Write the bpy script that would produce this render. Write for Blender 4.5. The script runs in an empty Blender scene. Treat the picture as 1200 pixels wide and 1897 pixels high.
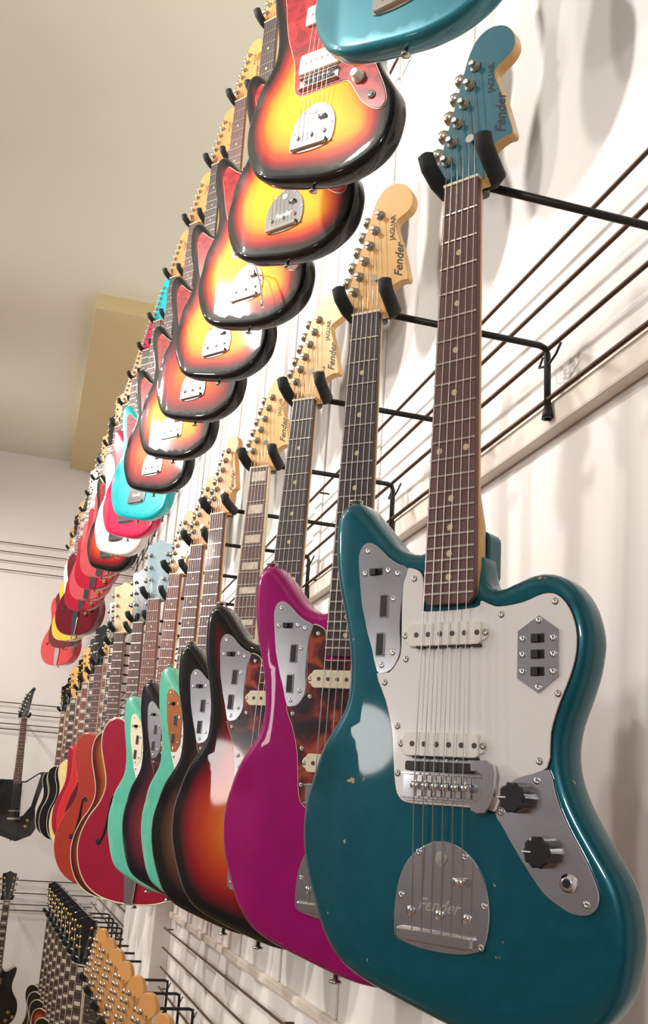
import bpy, bmesh, math, random
from mathutils import Vector, Matrix
from mathutils.geometry import delaunay_2d_cdt
random.seed(7)
SC = bpy.context.scene; COL = SC.collection
ZC = 1600.0          # height of the lens above the floor, mm
def P(x, y, z): return Vector((x*.001, y*.001, (z+ZC)*.001))   # mm (lens at 0,0,0) -> metres
# ------------------------------------------------------------------ camera
cd = bpy.data.cameras.new('camera'); cam = bpy.data.objects.new('camera', cd); COL.objects.link(cam); SC.camera = cam
cd.sensor_fit = 'HORIZONTAL'; cd.sensor_width = 36; cd.lens = 1866/1200*36; cd.clip_start = .02
rt = Vector((.95720076, -.28227738, .06392324)); dn = Vector((.14310825, .26963243, -.95227012)); fw = Vector((.25156854, .92066163, .29848859))
cam.matrix_world = Matrix(((rt.x, -dn.x, -fw.x, 0), (rt.y, -dn.y, -fw.y, 0), (rt.z, -dn.z, -fw.z, ZC*.001), (0, 0, 0, 1)))
# ------------------------------------------------------------------ world, lights, exposure
wd = bpy.data.worlds.new('room_air'); SC.world = wd; wd.use_nodes = True
wd.node_tree.nodes['Background'].inputs[0].default_value = (.85, .82, .75, 1); wd.node_tree.nodes['Background'].inputs[1].default_value = .5
SC.view_settings.view_transform = 'Standard'; SC.view_settings.look = 'None'; SC.view_settings.gamma = 1
SC.view_settings.use_curve_mapping = False; SC.view_settings.exposure = 0.0
def light(name, kind, loc, energy, col, size=.1, target=None, **kw):
    d = bpy.data.lights.new(name, kind); d.energy = energy; d.color = col
    if kind == 'AREA':
        d.shape = 'RECTANGLE'; d.size = size; d.size_y = kw.get('sy', size)
    else: d.shadow_soft_size = size
    if kind == 'SPOT': d.spot_size = math.radians(kw.get('ang', 60)); d.spot_blend = kw.get('blend', .6)
    o = bpy.data.objects.new(name, d); COL.objects.link(o); o.location = loc
    if target is not None: o.rotation_euler = (target-loc).to_track_quat('-Z', 'Y').to_euler()
    return o
# ceiling spots on a track across the room, aimed at the guitar wall
for x, y, z, e, tx, ty, tz, ang in [(-2000, 1150, 2450, 420, 600, 1500, 1600, 54), (-2350, 2450, 2430, 400, 600, 2500, 1450, 70), (-3500, 3850, 2430, 420, 600, 3200, 1150, 80), (-2000, 4900, 2430, 300, 600, 4700, 1000, 95), (-2000, 6500, 2430, 260, 600, 6600, 900, 105)]:
    light('wall_spot', 'SPOT', P(x, y, z), e, (1, .95, .88), .09, P(tx, ty, tz), ang=ang, blend=1)
for x, y, z, e in [(-3500, 1040, 190, 17), (-2300, -1700, 900, 140), (-4500, 3300, 1500, 170)]:
    light('highlight_fill_point', 'POINT', P(x, y, z), e, (1, .97, .93), .16)  # unseen; first lamp gives the teal body's highlight, the rest are added fill
light('wall_spot', 'SPOT', P(-1700, 6000, 2350), 120, (1, .96, .90), .06, P(-600, 8000, -100), ang=100, blend=1)  # added spot: brightens the lower far wall, keeps its top dim

# ------------------------------------------------------------------ materials
def nn(nt, t, **kw):
    n = nt.nodes.new(t)
    for k, v in kw.items(): setattr(n, k, v)
    return n
def mat(name, col, rough=.4, metal=0, coat=0, var=.06, scale=30, bump=0, spec=.5, emit=0):
    m = bpy.data.materials.new(name); m.use_nodes = True; nt = m.node_tree; b = nt.nodes['Principled BSDF']
    tc = nn(nt, 'ShaderNodeTexCoord'); no = nn(nt, 'ShaderNodeTexNoise'); no.inputs['Scale'].default_value = scale; no.inputs['Detail'].default_value = 4
    nt.links.new(tc.outputs['Object'], no.inputs['Vector'])
    r = nn(nt, 'ShaderNodeValToRGB'); c = Vector(col)
    r.color_ramp.elements[0].position = .3; r.color_ramp.elements[1].position = .7
    r.color_ramp.elements[0].color = (*(c*(1-var)), 1); r.color_ramp.elements[1].color = (*[min(1, v*(1+var)) for v in c], 1)
    nt.links.new(no.outputs['Fac'], r.inputs['Fac']); nt.links.new(r.outputs['Color'], b.inputs['Base Color'])
    b.inputs['Roughness'].default_value = rough; b.inputs['Metallic'].default_value = metal; b.inputs['Coat Weight'].default_value = coat; b.inputs['Coat Roughness'].default_value = .04
    b.inputs['Specular IOR Level'].default_value = spec
    if bump:
        bp = nn(nt, 'ShaderNodeBump'); bp.inputs['Strength'].default_value = bump; bp.inputs['Distance'].default_value = .002
        nt.links.new(no.outputs['Fac'], bp.inputs['Height']); nt.links.new(bp.outputs['Normal'], b.inputs['Normal'])
    return m
def chips(m, col, thr=.70, scale=55):      # small worn spots in the lacquer
    nt = m.node_tree; b = nt.nodes['Principled BSDF']; src = b.inputs['Base Color'].links[0].from_socket
    tc = nn(nt, 'ShaderNodeTexCoord'); n = nn(nt, 'ShaderNodeTexNoise'); n.inputs['Scale'].default_value = scale; n.inputs['Detail'].default_value = 6
    nt.links.new(tc.outputs['Object'], n.inputs['Vector'])
    mr = nn(nt, 'ShaderNodeMapRange'); mr.inputs['From Min'].default_value = thr; mr.inputs['From Max'].default_value = thr+.02
    mx = nn(nt, 'ShaderNodeMix', data_type='RGBA'); mx.inputs['B'].default_value = (*col, 1)
    nt.links.new(n.outputs['Fac'], mr.inputs['Value']); nt.links.new(mr.outputs['Result'], mx.inputs['Factor']); nt.links.new(src, mx.inputs['A']); nt.links.new(mx.outputs['Result'], b.inputs['Base Color'])
    return m
def burst(name, stops, rough=.22):
    m = bpy.data.materials.new(name); m.use_nodes = True; nt = m.node_tree; b = nt.nodes['Principled BSDF']
    a = nn(nt, 'ShaderNodeAttribute', attribute_name='edge'); r = nn(nt, 'ShaderNodeValToRGB')
    mr = nn(nt, 'ShaderNodeMapRange'); mr.inputs['From Max'].default_value = .12
    tc = nn(nt, 'ShaderNodeTexCoord'); no = nn(nt, 'ShaderNodeTexNoise'); no.inputs['Scale'].default_value = 9; nt.links.new(tc.outputs['Object'], no.inputs['Vector'])
    ad = nn(nt, 'ShaderNodeMath', operation='MULTIPLY_ADD'); ad.inputs[1].default_value = .018; nt.links.new(no.outputs['Fac'], ad.inputs[0]); nt.links.new(a.outputs['Fac'], ad.inputs[2])
    sb = nn(nt, 'ShaderNodeMath', operation='SUBTRACT'); sb.inputs[1].default_value = .009; nt.links.new(ad.outputs[0], sb.inputs[0])
    nt.links.new(sb.outputs[0], mr.inputs['Value']); nt.links.new(mr.outputs['Result'], r.inputs['Fac'])
    el = r.color_ramp.elements
    el[0].position, el[0].color = stops[0][0], (*stops[0][1], 1); el[1].position, el[1].color = stops[-1][0], (*stops[-1][1], 1)
    for p, c in stops[1:-1]: e = el.new(p); e.color = (*c, 1)
    nt.links.new(r.outputs['Color'], b.inputs['Base Color']); b.inputs['Roughness'].default_value = .35; b.inputs['Specular IOR Level'].default_value = .05
    b.inputs['Coat Weight'].default_value = .75; b.inputs['Coat Roughness'].default_value = .045
    return m
def tort(name, cols, scale=22):
    m = mat(name, cols[1], .18, 0, .8, 0, scale); nt = m.node_tree; r = [n for n in nt.nodes if n.type == 'VALTORGB'][0]; el = r.color_ramp.elements
    el[0].position = .42; el[0].color = (*cols[0], 1); el[1].position = .66; el[1].color = (*cols[2], 1); e = el.new(.53); e.color = (*cols[1], 1)
    no = [n for n in nt.nodes if n.type == 'TEX_NOISE'][0]; no.inputs['Distortion'].default_value = 1.4
    return m
def wood(name, c0, c1, rough=.35, coat=.3, sc=18, coords=(1, .06, 1)):
    m = mat(name, c0, rough, 0, coat, 0, sc); nt = m.node_tree; r = [n for n in nt.nodes if n.type == 'VALTORGB'][0]
    r.color_ramp.elements[0].color = (*c0, 1); r.color_ramp.elements[1].color = (*c1, 1)
    tc = [n for n in nt.nodes if n.type == 'TEX_COORD'][0]; no = [n for n in nt.nodes if n.type == 'TEX_NOISE'][0]
    mp = nn(nt, 'ShaderNodeMapping'); mp.inputs['Scale'].default_value = coords; nt.links.new(tc.outputs['Object'], mp.inputs['Vector']); nt.links.new(mp.outputs['Vector'], no.inputs['Vector'])
    return m
WARM = (.62, .36, .16)
M = dict(
 teal=chips(mat('teal_metallic_lacquer', (.002, .088, .120), .34, .3, .6, .10, 60, spec=.12), (.55, .34, .20), .70),
 teal2=mat('teal_lacquer', (.008, .13, .17), .36, .2, .8, spec=.2), teal_head=mat('teal_headstock_lacquer', (.025, .14, .19), .4, 0, .25, spec=.2),
 magenta=mat('magenta_lacquer', (.33, .002, .135), .34, .1, .5, .08, spec=.12), seafoam=mat('seafoam_green_lacquer', (.105, .50, .36), .22, 0, 1),
 turquoise=mat('turquoise_lacquer', (.0, .50, .56), .2, 0, 1), pink=mat('hot_pink_lacquer', (.75, .012, .09), .2, 0, 1), white=mat('white_lacquer', (.82, .83, .80), .15, 0, 1),
 red=mat('cherry_red_lacquer', (.38, .008, .03), .18, 0, 1), brightred=mat('bright_red_lacquer', (.62, .025, .03), .2, 0, 1), redorange=mat('red_orange_lacquer', (.42, .035, .02), .2, 0, 1), salmon=mat('faded_red_lacquer', (.50, .07, .08), .2, 0, 1),
 darkred=mat('dark_red_lacquer', (.13, .004, .012), .2, 0, 1), yellow=mat('butter_yellow_lacquer', (.70, .48, .04), .2, 0, 1), bluesheen=mat('pale_blue_sheen_lacquer', (.36, .50, .56), .2, 0, 1), black=mat('black_lacquer', (.006, .007, .008), .18, 0, 1),
 crimson=mat('crimson_hollow_body_lacquer', (.33, .003, .028), .2, 0, 1), cream=mat('cream_binding', (.75, .66, .45), .35), cream2=mat('aged_cream_plastic', (.78, .70, .50), .3, 0, .3),
 guard=mat('white_guard_plastic', (.80, .77, .76), .22, 0, .5, .015, 8), pwhite=mat('white_pickup_plastic', (.80, .77, .72), .25, 0, .3),
 chrome=mat('chrome', (.75, .75, .77), .12, 1, 0, .05, 40), steel=mat('brushed_steel_plate', (.68, .68, .72), .2, 1, 0, .08, 35), nickel=mat('aged_nickel', (.45, .43, .38), .3, 1, 0, .25, 120),
 dark=mat('black_plastic', (.008, .008, .01), .3, 0, .3), foam=mat('black_foam_padding', (.012, .016, .018), .75, 0, 0, .2, 80, .4), rubber=mat('black_rubber', (.01, .01, .012), .5),
 slot=mat('dark_slot', (.004, .004, .006), .5), pole=mat('pole_piece_steel', (.10, .07, .07), .45, .6), gold=mat('aged_gold_plating', (.55, .38, .12), .28, 1),
 maple=wood('amber_maple', (.68, .36, .10), (.76, .45, .15)), maple2=wood('orange_tinted_maple', (.62, .28, .08), (.72, .36, .12)), maple3=wood('pale_maple', (.74, .52, .26), (.80, .60, .33)),
 rose=wood('rosewood', (.085, .030, .026), (.15, .062, .050), .5, .1, 40), rosed=wood('dark_rosewood', (.030, .017, .016), (.062, .035, .030), .5, .1, 40), rosel=wood('reddish_rosewood', (.16, .045, .030), (.24, .075, .05), .5, .1, 40),
 fret=mat('fret_wire', (.70, .65, .58), .28, 1), string=mat('string_steel', (.55, .53, .52), .3, 1), nut=mat('bone_nut', (.80, .70, .48), .4), dot=mat('clay_dot', (.62, .50, .30), .4),
 pearl=mat('pearl_block', (.72, .62, .50), .25, .1, .5, .2, 90), ink=mat('black_decal_ink', (.03, .02, .02), .6), rod=mat('blackened_steel_rod', (.035, .032, .03), .45, .6), wire=mat('bronze_brown_wire', (.085, .045, .028), .45, .5),
 tort=tort('tortoise_shell_plastic', ((.018, .006, .010), (.10, .010, .012), (.36, .06, .03))), tortlit=tort('lit_tortoise_plastic', ((.22, .006, .012), (.36, .012, .022), (.50, .03, .03))), orangerefl=mat('orange_reflection_plate', (.60, .22, .08), .2, .7),  # red tortoise holds stronger light in its colour, orange plate a reflection
 witch=mat('cream_knob_plastic', (.80, .76, .64), .3, 0, .4), wheat=mat('natural_ash', (.80, .62, .28), .25, 0, .8),
 wall=mat('cream_wall_paint', (.77, .735, .71), .7, 0, 0, .012, 1.5), trimp=mat('cream_trim_paint', (.74, .66, .58), .5, 0, 0, .015, 3), ceil=mat('warm_ceiling_paint', (.76, .76, .66), .8, 0, 0, .02, 1.2),
 farside=mat('grey_wall_paint', (.21, .20, .215), .7, 0, 0, .02, 2), tan=mat('tan_soffit_paint', (.62, .50, .28), .7, 0, 0, .03, 2), floor=wood('oak_floor_boards', (.22, .12, .06), (.32, .19, .10), .4, .3, 3),
 sb=burst('sunburst_yellow', [(0, (.005, .005, .005)), (.17, (.008, .005, .005)), (.30, (.26, .008, .008)), (.42, (.62, .07, .008)), (.58, (.85, .30, .010)), (.85, (.95, .46, .015))]),
 sb2=burst('sunburst_orange_red', [(0, (.006, .006, .006)), (.16, (.010, .006, .006)), (.36, (.25, .006, .012)), (.60, (.50, .05, .012)), (1, (.70, .20, .02))]),
 sb3=burst('sunburst_brown_gold', [(0, (.004, .004, .004)), (.22, (.008, .006, .006)), (.42, (.09, .035, .018)), (.70, (.22, .105, .03)), (1, (.30, .15, .03))]),
 sb4=burst('sunburst_dark_red', [(0, (.005, .005, .006)), (.22, (.010, .006, .012)), (.50, (.11, .012, .025)), (.80, (.20, .035, .02)), (1, (.26, .06, .02))]),
 sb5=burst('sunburst_amber', [(0, (.03, .006, .008)), (.14, (.16, .02, .012)), (.35, (.40, .10, .02)), (.7, (.52, .17, .03)), (1, (.58, .24, .05))]))

# ------------------------------------------------------------------ geometry helpers (local frame of a guitar: x to the treble side, y down the strings, z into the body; mm in, metres out)
def finish(bm, name, mats, smooth=True):
    me = bpy.data.meshes.new(name); bm.to_mesh(me); bm.free()
    for m in (mats if isinstance(mats, (list, tuple)) else [mats]): me.materials.append(m)
    return me
def spline(pts, n=6):
    out = []; L = len(pts)
    for i in range(L):
        p0, p1, p2, p3 = [Vector(pts[(i+k-1) % L][:2]) for k in range(4)]
        for j in range(n):
            t = j/n
            out.append(.5*((2*p1)+(p2-p0)*t+(2*p0-5*p1+4*p2-p3)*t*t+(3*p1-p0-3*p2+p3)*t**3))
    return out
def resample(pts, step):
    L = len(pts); d = [0]
    for i in range(L): d.append(d[-1]+(pts[(i+1) % L]-pts[i]).length)
    n = max(12, int(d[-1]/step)); out = []; k = 0
    for i in range(n):
        s = d[-1]*i/n
        while d[k+1] < s: k += 1
        t = (s-d[k])/max(1e-9, d[k+1]-d[k]); out.append(pts[k].lerp(pts[(k+1) % L], t))
    return out
def normals(pts):
    L = len(pts); A = sum(pts[i].x*pts[(i+1) % L].y-pts[(i+1) % L].x*pts[i].y for i in range(L)); s = 1 if A > 0 else -1; out = []
    for i in range(L):
        t = (pts[(i+1) % L]-pts[i-1]).normalized(); out.append(Vector((t.y, -t.x))*s)
    return out
def edist(p, ol):
    b = 1e9; L = len(ol)
    for i in range(L):
        a = ol[i]; c = ol[(i+1) % L]; e = c-a; t = max(0, min(1, (p-a).dot(e)/max(1e-9, e.length_squared))); b = min(b, (p-a-e*t).length_squared)
    return math.sqrt(b)
def add_body(bm, outline, n0=8, n1=50, r=12, step=8, grid=13, contour=None, tongue=False, nm=6):
    lay = bm.verts.layers.float.get('edge') or bm.verts.layers.float.new('edge')
    ol = resample(spline(outline, 6), step); N = normals(ol); L = len(ol); rings = []; K = 4
    def mk(off, z):
        vs = []
        for i, p in enumerate(ol):
            q = p-N[i]*off; zz = z+(contour(q.x, q.y)*max(0, (n1-r-z)/(n1-r-n0)) if contour else 0)
            v = bm.verts.new((q.x*.001, q.y*.001, zz*.001)); v[lay] = off*.001*.9; vs.append(v)
        return vs
    for k in range(K+1):
        a = k/K*math.pi/2; rings.append(mk(r*(1-math.sin(a)), n0+r*(1-math.cos(a))))
    for k in range(K+1):
        a = (K-k)/K*math.pi/2; rings.append(mk(r*(1-math.sin(a)), n1-r*(1-math.cos(a))))
    for a, b in zip(rings, rings[1:]):
        for i in range(L):
            j = (i+1) % L; f = bm.faces.new((a[i], a[j], b[j], b[i])); f.smooth = True
    f = bm.faces.new(rings[-1]); f.smooth = False
    # front cap: triangulated so the burst can be shaded by distance from the edge
    inner = [Vector((v.co.x*1000, v.co.y*1000)) for v in rings[0]]
    xs = [p.x for p in inner]; ys = [p.y for p in inner]; pts = [Vector(p) for p in inner]
    x = min(xs)+grid*.6; row = 0
    while x < max(xs):
        y = min(ys)+grid*(.5 if row % 2 else .9)
        while y < max(ys):
            q = Vector((x, y)); ins = False; j = L-1
            for i in range(L):
                a, b = inner[i], inner[j]
                if (a.y > y) != (b.y > y) and x < (b.x-a.x)*(y-a.y)/(b.y-a.y)+a.x: ins = not ins
                j = i
            if ins and edist(q, inner) > grid*.45: pts.append(q)
            y += grid
        x += grid*.87; row += 1
    res = delaunay_2d_cdt(pts, [(i, (i+1) % L) for i in range(L)], [], 1, 1e-4)
    vs = []
    for i, p in enumerate(res[0]):
        if i < L: vs.append(rings[0][i]); continue
        v = bm.verts.new((p.x*.001, p.y*.001, (n0+(contour(p.x, p.y) if contour else 0))*.001)); v[lay] = edist(Vector(p), inner)*.001+r*.0009; vs.append(v)
    for t in res[2]:
        try: f = bm.faces.new([vs[i] for i in t]); f.smooth = bool(contour)
        except Exception: pass
    bmesh.ops.recalc_face_normals(bm, faces=bm.faces)
def add_prism(bm, pts, z0, z1, r=0, mi=0, side=None, curve=0):
    """flat plate: outline pts, from z0 (front) to z1; r chamfers the front edge"""
    ol = [Vector(p[:2]) for p in pts]; N = normals(ol); L = len(ol); rs = []
    sp = [(r, z0), (0, z0+r), (0, z1)] if r else [(0, z0), (0, z1)]
    for off, z in sp: rs.append([bm.verts.new(((p.x-N[i].x*off)*.001, (p.y-N[i].y*off)*.001, z*.001)) for i, p in enumerate(ol)])
    fs = [bm.faces.new(rs[0]), bm.faces.new(rs[-1][::-1])]
    for f in fs: f.material_index = mi
    for a, b in zip(rs, rs[1:]):
        for i in range(L):
            j = (i+1) % L; f = bm.faces.new((a[j], a[i], b[i], b[j])); f.material_index = mi if side is None else side; fs.append(f)
    bmesh.ops.recalc_face_normals(bm, faces=fs)
def rect(x0, x1, y0, y1, r=0, k=4):
    if r <= 0: return [(x0, y0), (x1, y0), (x1, y1), (x0, y1)]
    out = []
    for cx, cy, a0 in ((x1-r, y0+r, -90), (x1-r, y1-r, 0), (x0+r, y1-r, 90), (x0+r, y0+r, 180)):
        for i in range(k+1): a = math.radians(a0+90*i/k); out.append((cx+r*math.cos(a), cy+r*math.sin(a)))
    return out
def circ(x, y, r, k=14): return [(x+r*math.cos(2*math.pi*i/k), y+r*math.sin(2*math.pi*i/k)) for i in range(k)]
def add_tube(bm, path, r, k=6, mi=0, cap=True):
    """tube along 3-D path (mm); r number or list"""
    pv = [Vector(p) for p in path]; R = r if isinstance(r, (list, tuple)) else [r]*len(pv); rings = []; up = None
    for i, p in enumerate(pv):
        t = (pv[min(i+1, len(pv)-1)]-pv[max(i-1, 0)]).normalized()
        if up is None: up = t.orthogonal().normalized()
        up = (up-t*up.dot(t)).normalized(); s = t.cross(up)
        rings.append([bm.verts.new((p+(up*math.cos(2*math.pi*j/k)+s*math.sin(2*math.pi*j/k))*R[i])*.001) for j in range(k)])
    fs = []
    for a, b in zip(rings, rings[1:]):
        for j in range(k): f = bm.faces.new((a[j], a[(j+1) % k], b[(j+1) % k], b[j])); f.smooth = True; f.material_index = mi; fs.append(f)
    if cap: fs += [bm.faces.new(rings[0][::-1]), bm.faces.new(rings[-1])]
    for f in fs[-2:]: f.material_index = mi
    bmesh.ops.recalc_face_normals(bm, faces=fs)
def add_lathe(bm, prof, c, k=16, axis='z'):
    rings = []
    for r, h in prof:
        rg = []
        for j in range(k):
            a = 2*math.pi*j/k; x, y = r*math.cos(a), r*math.sin(a)
            q = (c[0]+x, c[1]+y, c[2]+h) if axis == 'z' else (c[0]+x, c[1]+h, c[2]+y) if axis == 'y' else (c[0]+h, c[1]+x, c[2]+y)
            rg.append(bm.verts.new(Vector(q)*.001))
        rings.append(rg)
    fs = []
    for a, b in zip(rings, rings[1:]):
        for j in range(k): f = bm.faces.new((a[j], a[(j+1) % k], b[(j+1) % k], b[j])); f.smooth = True; fs.append(f)
    fs += [bm.faces.new(rings[0][::-1]), bm.faces.new(rings[-1])]
    bmesh.ops.recalc_face_normals(bm, faces=fs)
MESH = {}
def part(key, fn, mats, parent, name, label=None, loc=None, stuff=False):
    """one mesh object; mesh data is built once per key and shared"""
    mats = mats if isinstance(mats, (list, tuple)) else [mats]
    if key not in MESH:
        bm = bmesh.new(); fn(bm); MESH[key] = finish(bm, name, mats)
    me = MESH[key]; o = bpy.data.objects.new(name, me); COL.objects.link(o)
    if parent: o.parent = parent
    if loc: o.location = Vector(loc)*.001
    for i, m in enumerate(mats):
        if me.materials[i] != m: o.material_slots[i].link = 'OBJECT'; o.material_slots[i].material = m
    if label: o['label'] = label
    if stuff: o['kind'] = 'stuff'
    return o
def empty(name, label=None, cat=None, group=None, loc=(0, 0, 0), mw=None):
    o = bpy.data.objects.new(name, None); COL.objects.link(o); o.empty_display_size = .02
    if mw is not None: o.matrix_world = mw
    else: o.location = loc
    if label: o['label'] = label
    if cat: o['category'] = cat
    if group: o['group'] = group
    return o
def text(key, body, size, x, y, z, mode, m, parent, name, shear=0, bold=.0):
    if key not in MESH:
        c = bpy.data.curves.new('t', 'FONT'); c.body = body; c.size = size*.001; c.shear = shear; c.extrude = .00012; c.offset = bold; c.resolution_u = 3
        t = bpy.data.objects.new('t', c); COL.objects.link(t); bpy.context.view_layer.update()
        me = bpy.data.meshes.new_from_object(t.evaluated_get(bpy.context.evaluated_depsgraph_get())); bpy.data.objects.remove(t)
        if mode == 'up': me.transform(Matrix(((0, -1, 0, 0), (-1, 0, 0, 0), (0, 0, -1, 0), (0, 0, 0, 1))))
        else: me.transform(Matrix(((1, 0, 0, 0), (0, -1, 0, 0), (0, 0, -1, 0), (0, 0, 0, 1))))
        me.materials.clear(); me.materials.append(m); MESH[key] = me
    o = bpy.data.objects.new(name, MESH[key]); COL.objects.link(o); o.parent = parent; o.location = (x*.001, y*.001, z*.001)
    return o

# ------------------------------------------------------------------ guitar outlines (mm from the nut)
O_OFF = [(-26, 392), (-42, 394), (-57, 391), (-72, 383), (-88, 366), (-107, 345), (-122, 332), (-135, 332), (-145, 341), (-149.5, 358), (-148, 391), (-142, 423), (-132, 455), (-124, 488), (-121.5, 516), (-124, 540), (-135, 560), (-152, 581), (-166, 605), (-176, 629), (-180, 655), (-177, 686), (-168, 713), (-154, 739), (-137, 761), (-114, 779), (-88, 790), (-58, 798), (-28, 805), (5, 812), (42, 817), (85, 815), (120, 804), (145, 788), (160, 768), (167, 745), (170, 720), (166.5, 694), (158.5, 675), (146, 656), (133.5, 637), (123, 618), (116, 598), (114.5, 578), (118, 558), (126.5, 536), (134.5, 512), (138.5, 487), (136, 468), (129, 449), (115.7, 432.5), (98, 424.5), (82, 424.5), (62, 431), (46, 436), (34, 430), (29, 414), (24, 400)]
O_HOL = [(0, 398), (24, 400), (44, 396), (62, 372), (86, 352), (116, 352), (140, 370), (152, 402), (150, 440), (136, 485), (124, 525), (124, 560), (142, 598), (172, 634), (196, 680), (204, 725), (194, 775), (166, 818), (122, 846), (66, 860), (0, 864)]
O_HOL = O_HOL + [(-x, y) for x, y in O_HOL[-2:0:-1]]
O_SG = [(0, 402), (26, 404), (40, 396), (58, 366), (84, 336), (104, 330), (112, 346), (110, 390), (108, 440), (112, 490), (128, 530), (150, 570), (165, 615), (168, 660), (158, 705), (130, 742), (85, 764), (0, 774)]
O_SG = O_SG + [(-x, y) for x, y in O_SG[-2:0:-1]]
O_LP = [(0, 400), (28, 404), (40, 428), (62, 440), (92, 424), (116, 412), (128, 424), (126, 456), (114, 500), (112, 540), (128, 578), (152, 615), (163, 660), (160, 705), (140, 748), (98, 776), (45, 786), (0, 788), (-45, 786), (-98, 776), (-140, 748), (-160, 705), (-163, 660), (-152, 615), (-128, 578), (-114, 540), (-116, 500), (-130, 465), (-136, 435), (-128, 405), (-105, 386), (-75, 380), (-45, 388), (-25, 396)]
O_EXP = [(-28, 420), (-120, 418), (-150, 520), (-250, 640), (-262, 690), (-120, 775), (30, 830), (130, 790), (160, 745), (150, 700), (142, 600), (200, 388), (192, 362), (152, 366), (60, 428), (28, 428)]
def straighten(pts):
    out = []
    for i, p in enumerate(pts):
        q = pts[(i+1) % len(pts)]; out += [(p[0]+(q[0]-p[0])*t, p[1]+(q[1]-p[1])*t) for t in (.1, .5, .9)]
    return out
O_EXP = straighten(O_EXP)
GUARD_J = [(-52, 411), (-43, 411), (-34, 417), (-31, 432), (-31, 449), (-27, 454), (26, 453), (32, 447), (40, 450), (51, 453.5), (75, 451), (95, 444.5), (109, 446.5), (120, 459), (126, 477), (126, 497), (120.6, 517), (110, 542), (103, 565), (99.5, 594), (72, 604), (60, 615), (52, 632), (40, 631), (0, 631), (-38, 631), (-50, 626), (-55, 614), (-58.6, 587), (-61.5, 565), (-70, 538), (-82, 512.5), (-68, 511.5), (-59, 502), (-54.5, 490), (-55.5, 457), (-55.5, 428)]
GUARD_M = [(-100, 372), (-88, 380), (-72, 394), (-50, 408), (-34, 417), (-31, 432), (-31, 449), (-27, 454), (26, 453), (32, 447), (51, 453.5), (75, 451), (95, 444.5), (110, 447), (121, 460), (126, 480), (125, 500), (119, 520), (110, 545), (106, 570), (109, 600), (119, 625), (134, 655), (145, 680), (150, 700), (145, 712), (134, 713), (118, 704), (99, 687), (82, 662), (68, 641), (52, 634), (0, 634), (-38, 634), (-52, 628), (-58, 612), (-61, 587), (-65, 565), (-75, 537), (-88, 505), (-98, 470), (-106, 430), (-112, 400), (-110, 380)]
PL_SW = [(-50, 410.5), (-62, 404.5), (-74, 397), (-84, 388), (-92, 382), (-101, 379), (-108, 382.5), (-111.5, 391), (-111, 403), (-108, 423), (-104.6, 443), (-100, 458), (-95.2, 473.5), (-89.5, 488), (-82, 510), (-74, 512), (-65, 509), (-58, 500), (-55, 489), (-56.5, 473), (-57, 457), (-56, 440), (-55, 425)]
PL_CT = [(101.5, 595.5), (86, 599.5), (71, 604.5), (64, 610), (58, 619), (51, 634), (57, 643), (66, 656), (75, 668), (86, 682), (98, 695), (110, 702), (122, 707), (134, 707), (141, 703), (145, 696), (145, 688), (141, 678), (135, 666), (127, 653), (119, 640), (112, 626), (107, 612)]
PL_TP = [(-1.6, 661), (-14, 664), (-27, 671), (-38, 681), (-45, 693), (-49, 709), (-50.5, 726), (-49.5, 742), (-47, 747), (-36, 750.5), (-20, 753), (0, 753.6), (18, 752.5), (32, 749.5), (41, 745), (44.5, 738), (47, 722), (46, 706), (42, 692), (35, 680), (25, 670), (12, 663.5)]
HEAD_F = [(-21.5, -1), (-24, -10), (-33, -19), (-38.5, -30), (-36.5, -40), (-31, -60), (-24, -85), (-16.5, -112), (-8.5, -143), (-2.5, -164), (5, -179), (14.5, -187.5), (27, -190), (40, -186), (49, -177.5), (54.5, -166), (55.5, -155), (52, -146.5), (45.5, -141), (37.5, -136.5), (32.3, -131), (33, -122), (38.5, -106), (45.5, -84), (50.5, -65), (54.5, -49), (52.5, -44), (46, -44.5), (37, -41.5), (29.5, -36.5), (25, -28), (22, -14), (21.5, -1)]
HEAD_S = [(-21.5, -1), (-24, -10), (-30, -18), (-34, -30), (-31, -45), (-25, -70), (-18, -100), (-11, -130), (-5, -155), (3, -172), (14, -179), (27, -177), (35, -167), (36, -154), (31, -144), (27, -136), (30, -118), (34, -98), (37, -78), (40, -62), (39, -56), (33, -53), (27, -45), (24, -30), (22, -14), (21.5, -1)]
HEAD_G = [(-21.5, -1), (-23, -20), (-33, -34), (-38, -60), (-40, -90), (-43, -125), (-47, -160), (-44, -172), (-28, -174), (-12, -182), (0, -187), (12, -182), (28, -174), (44, -172), (47, -160), (43, -125), (40, -90), (38, -60), (33, -34), (23, -20), (21.5, -1)]
HEAD_E = [(-21.5, -1), (-24, -20), (-30, -40), (-22, -80), (-10, -130), (15, -180), (45, -215), (60, -205), (52, -185), (45, -150), (38, -100), (30, -50), (23, -20), (21.5, -1)]
PEG_F = [(7.3, -146.6), (1, -125.4), (-5.5, -104), (-12.3, -82.5), (-19, -61.2), (-25, -39.8)]
PEG_G = [(-31, -140), (-28, -102), (-25, -64), (31, -140), (28, -102), (25, -64)]
PEG_E = [(25, -165), (17, -140), (8, -115), (0, -90), (-8, -66), (-15, -44)]
def hw(s): return 20.6+7.4*s/439
def arm_cut(x, y):
    a = max(0, min(1, (-x-105)/75)); a = a*a*(3-2*a); b = max(0, min(1, (y-560)/60))*max(0, min(1, (830-y)/60)); return 15*a*b
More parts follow.
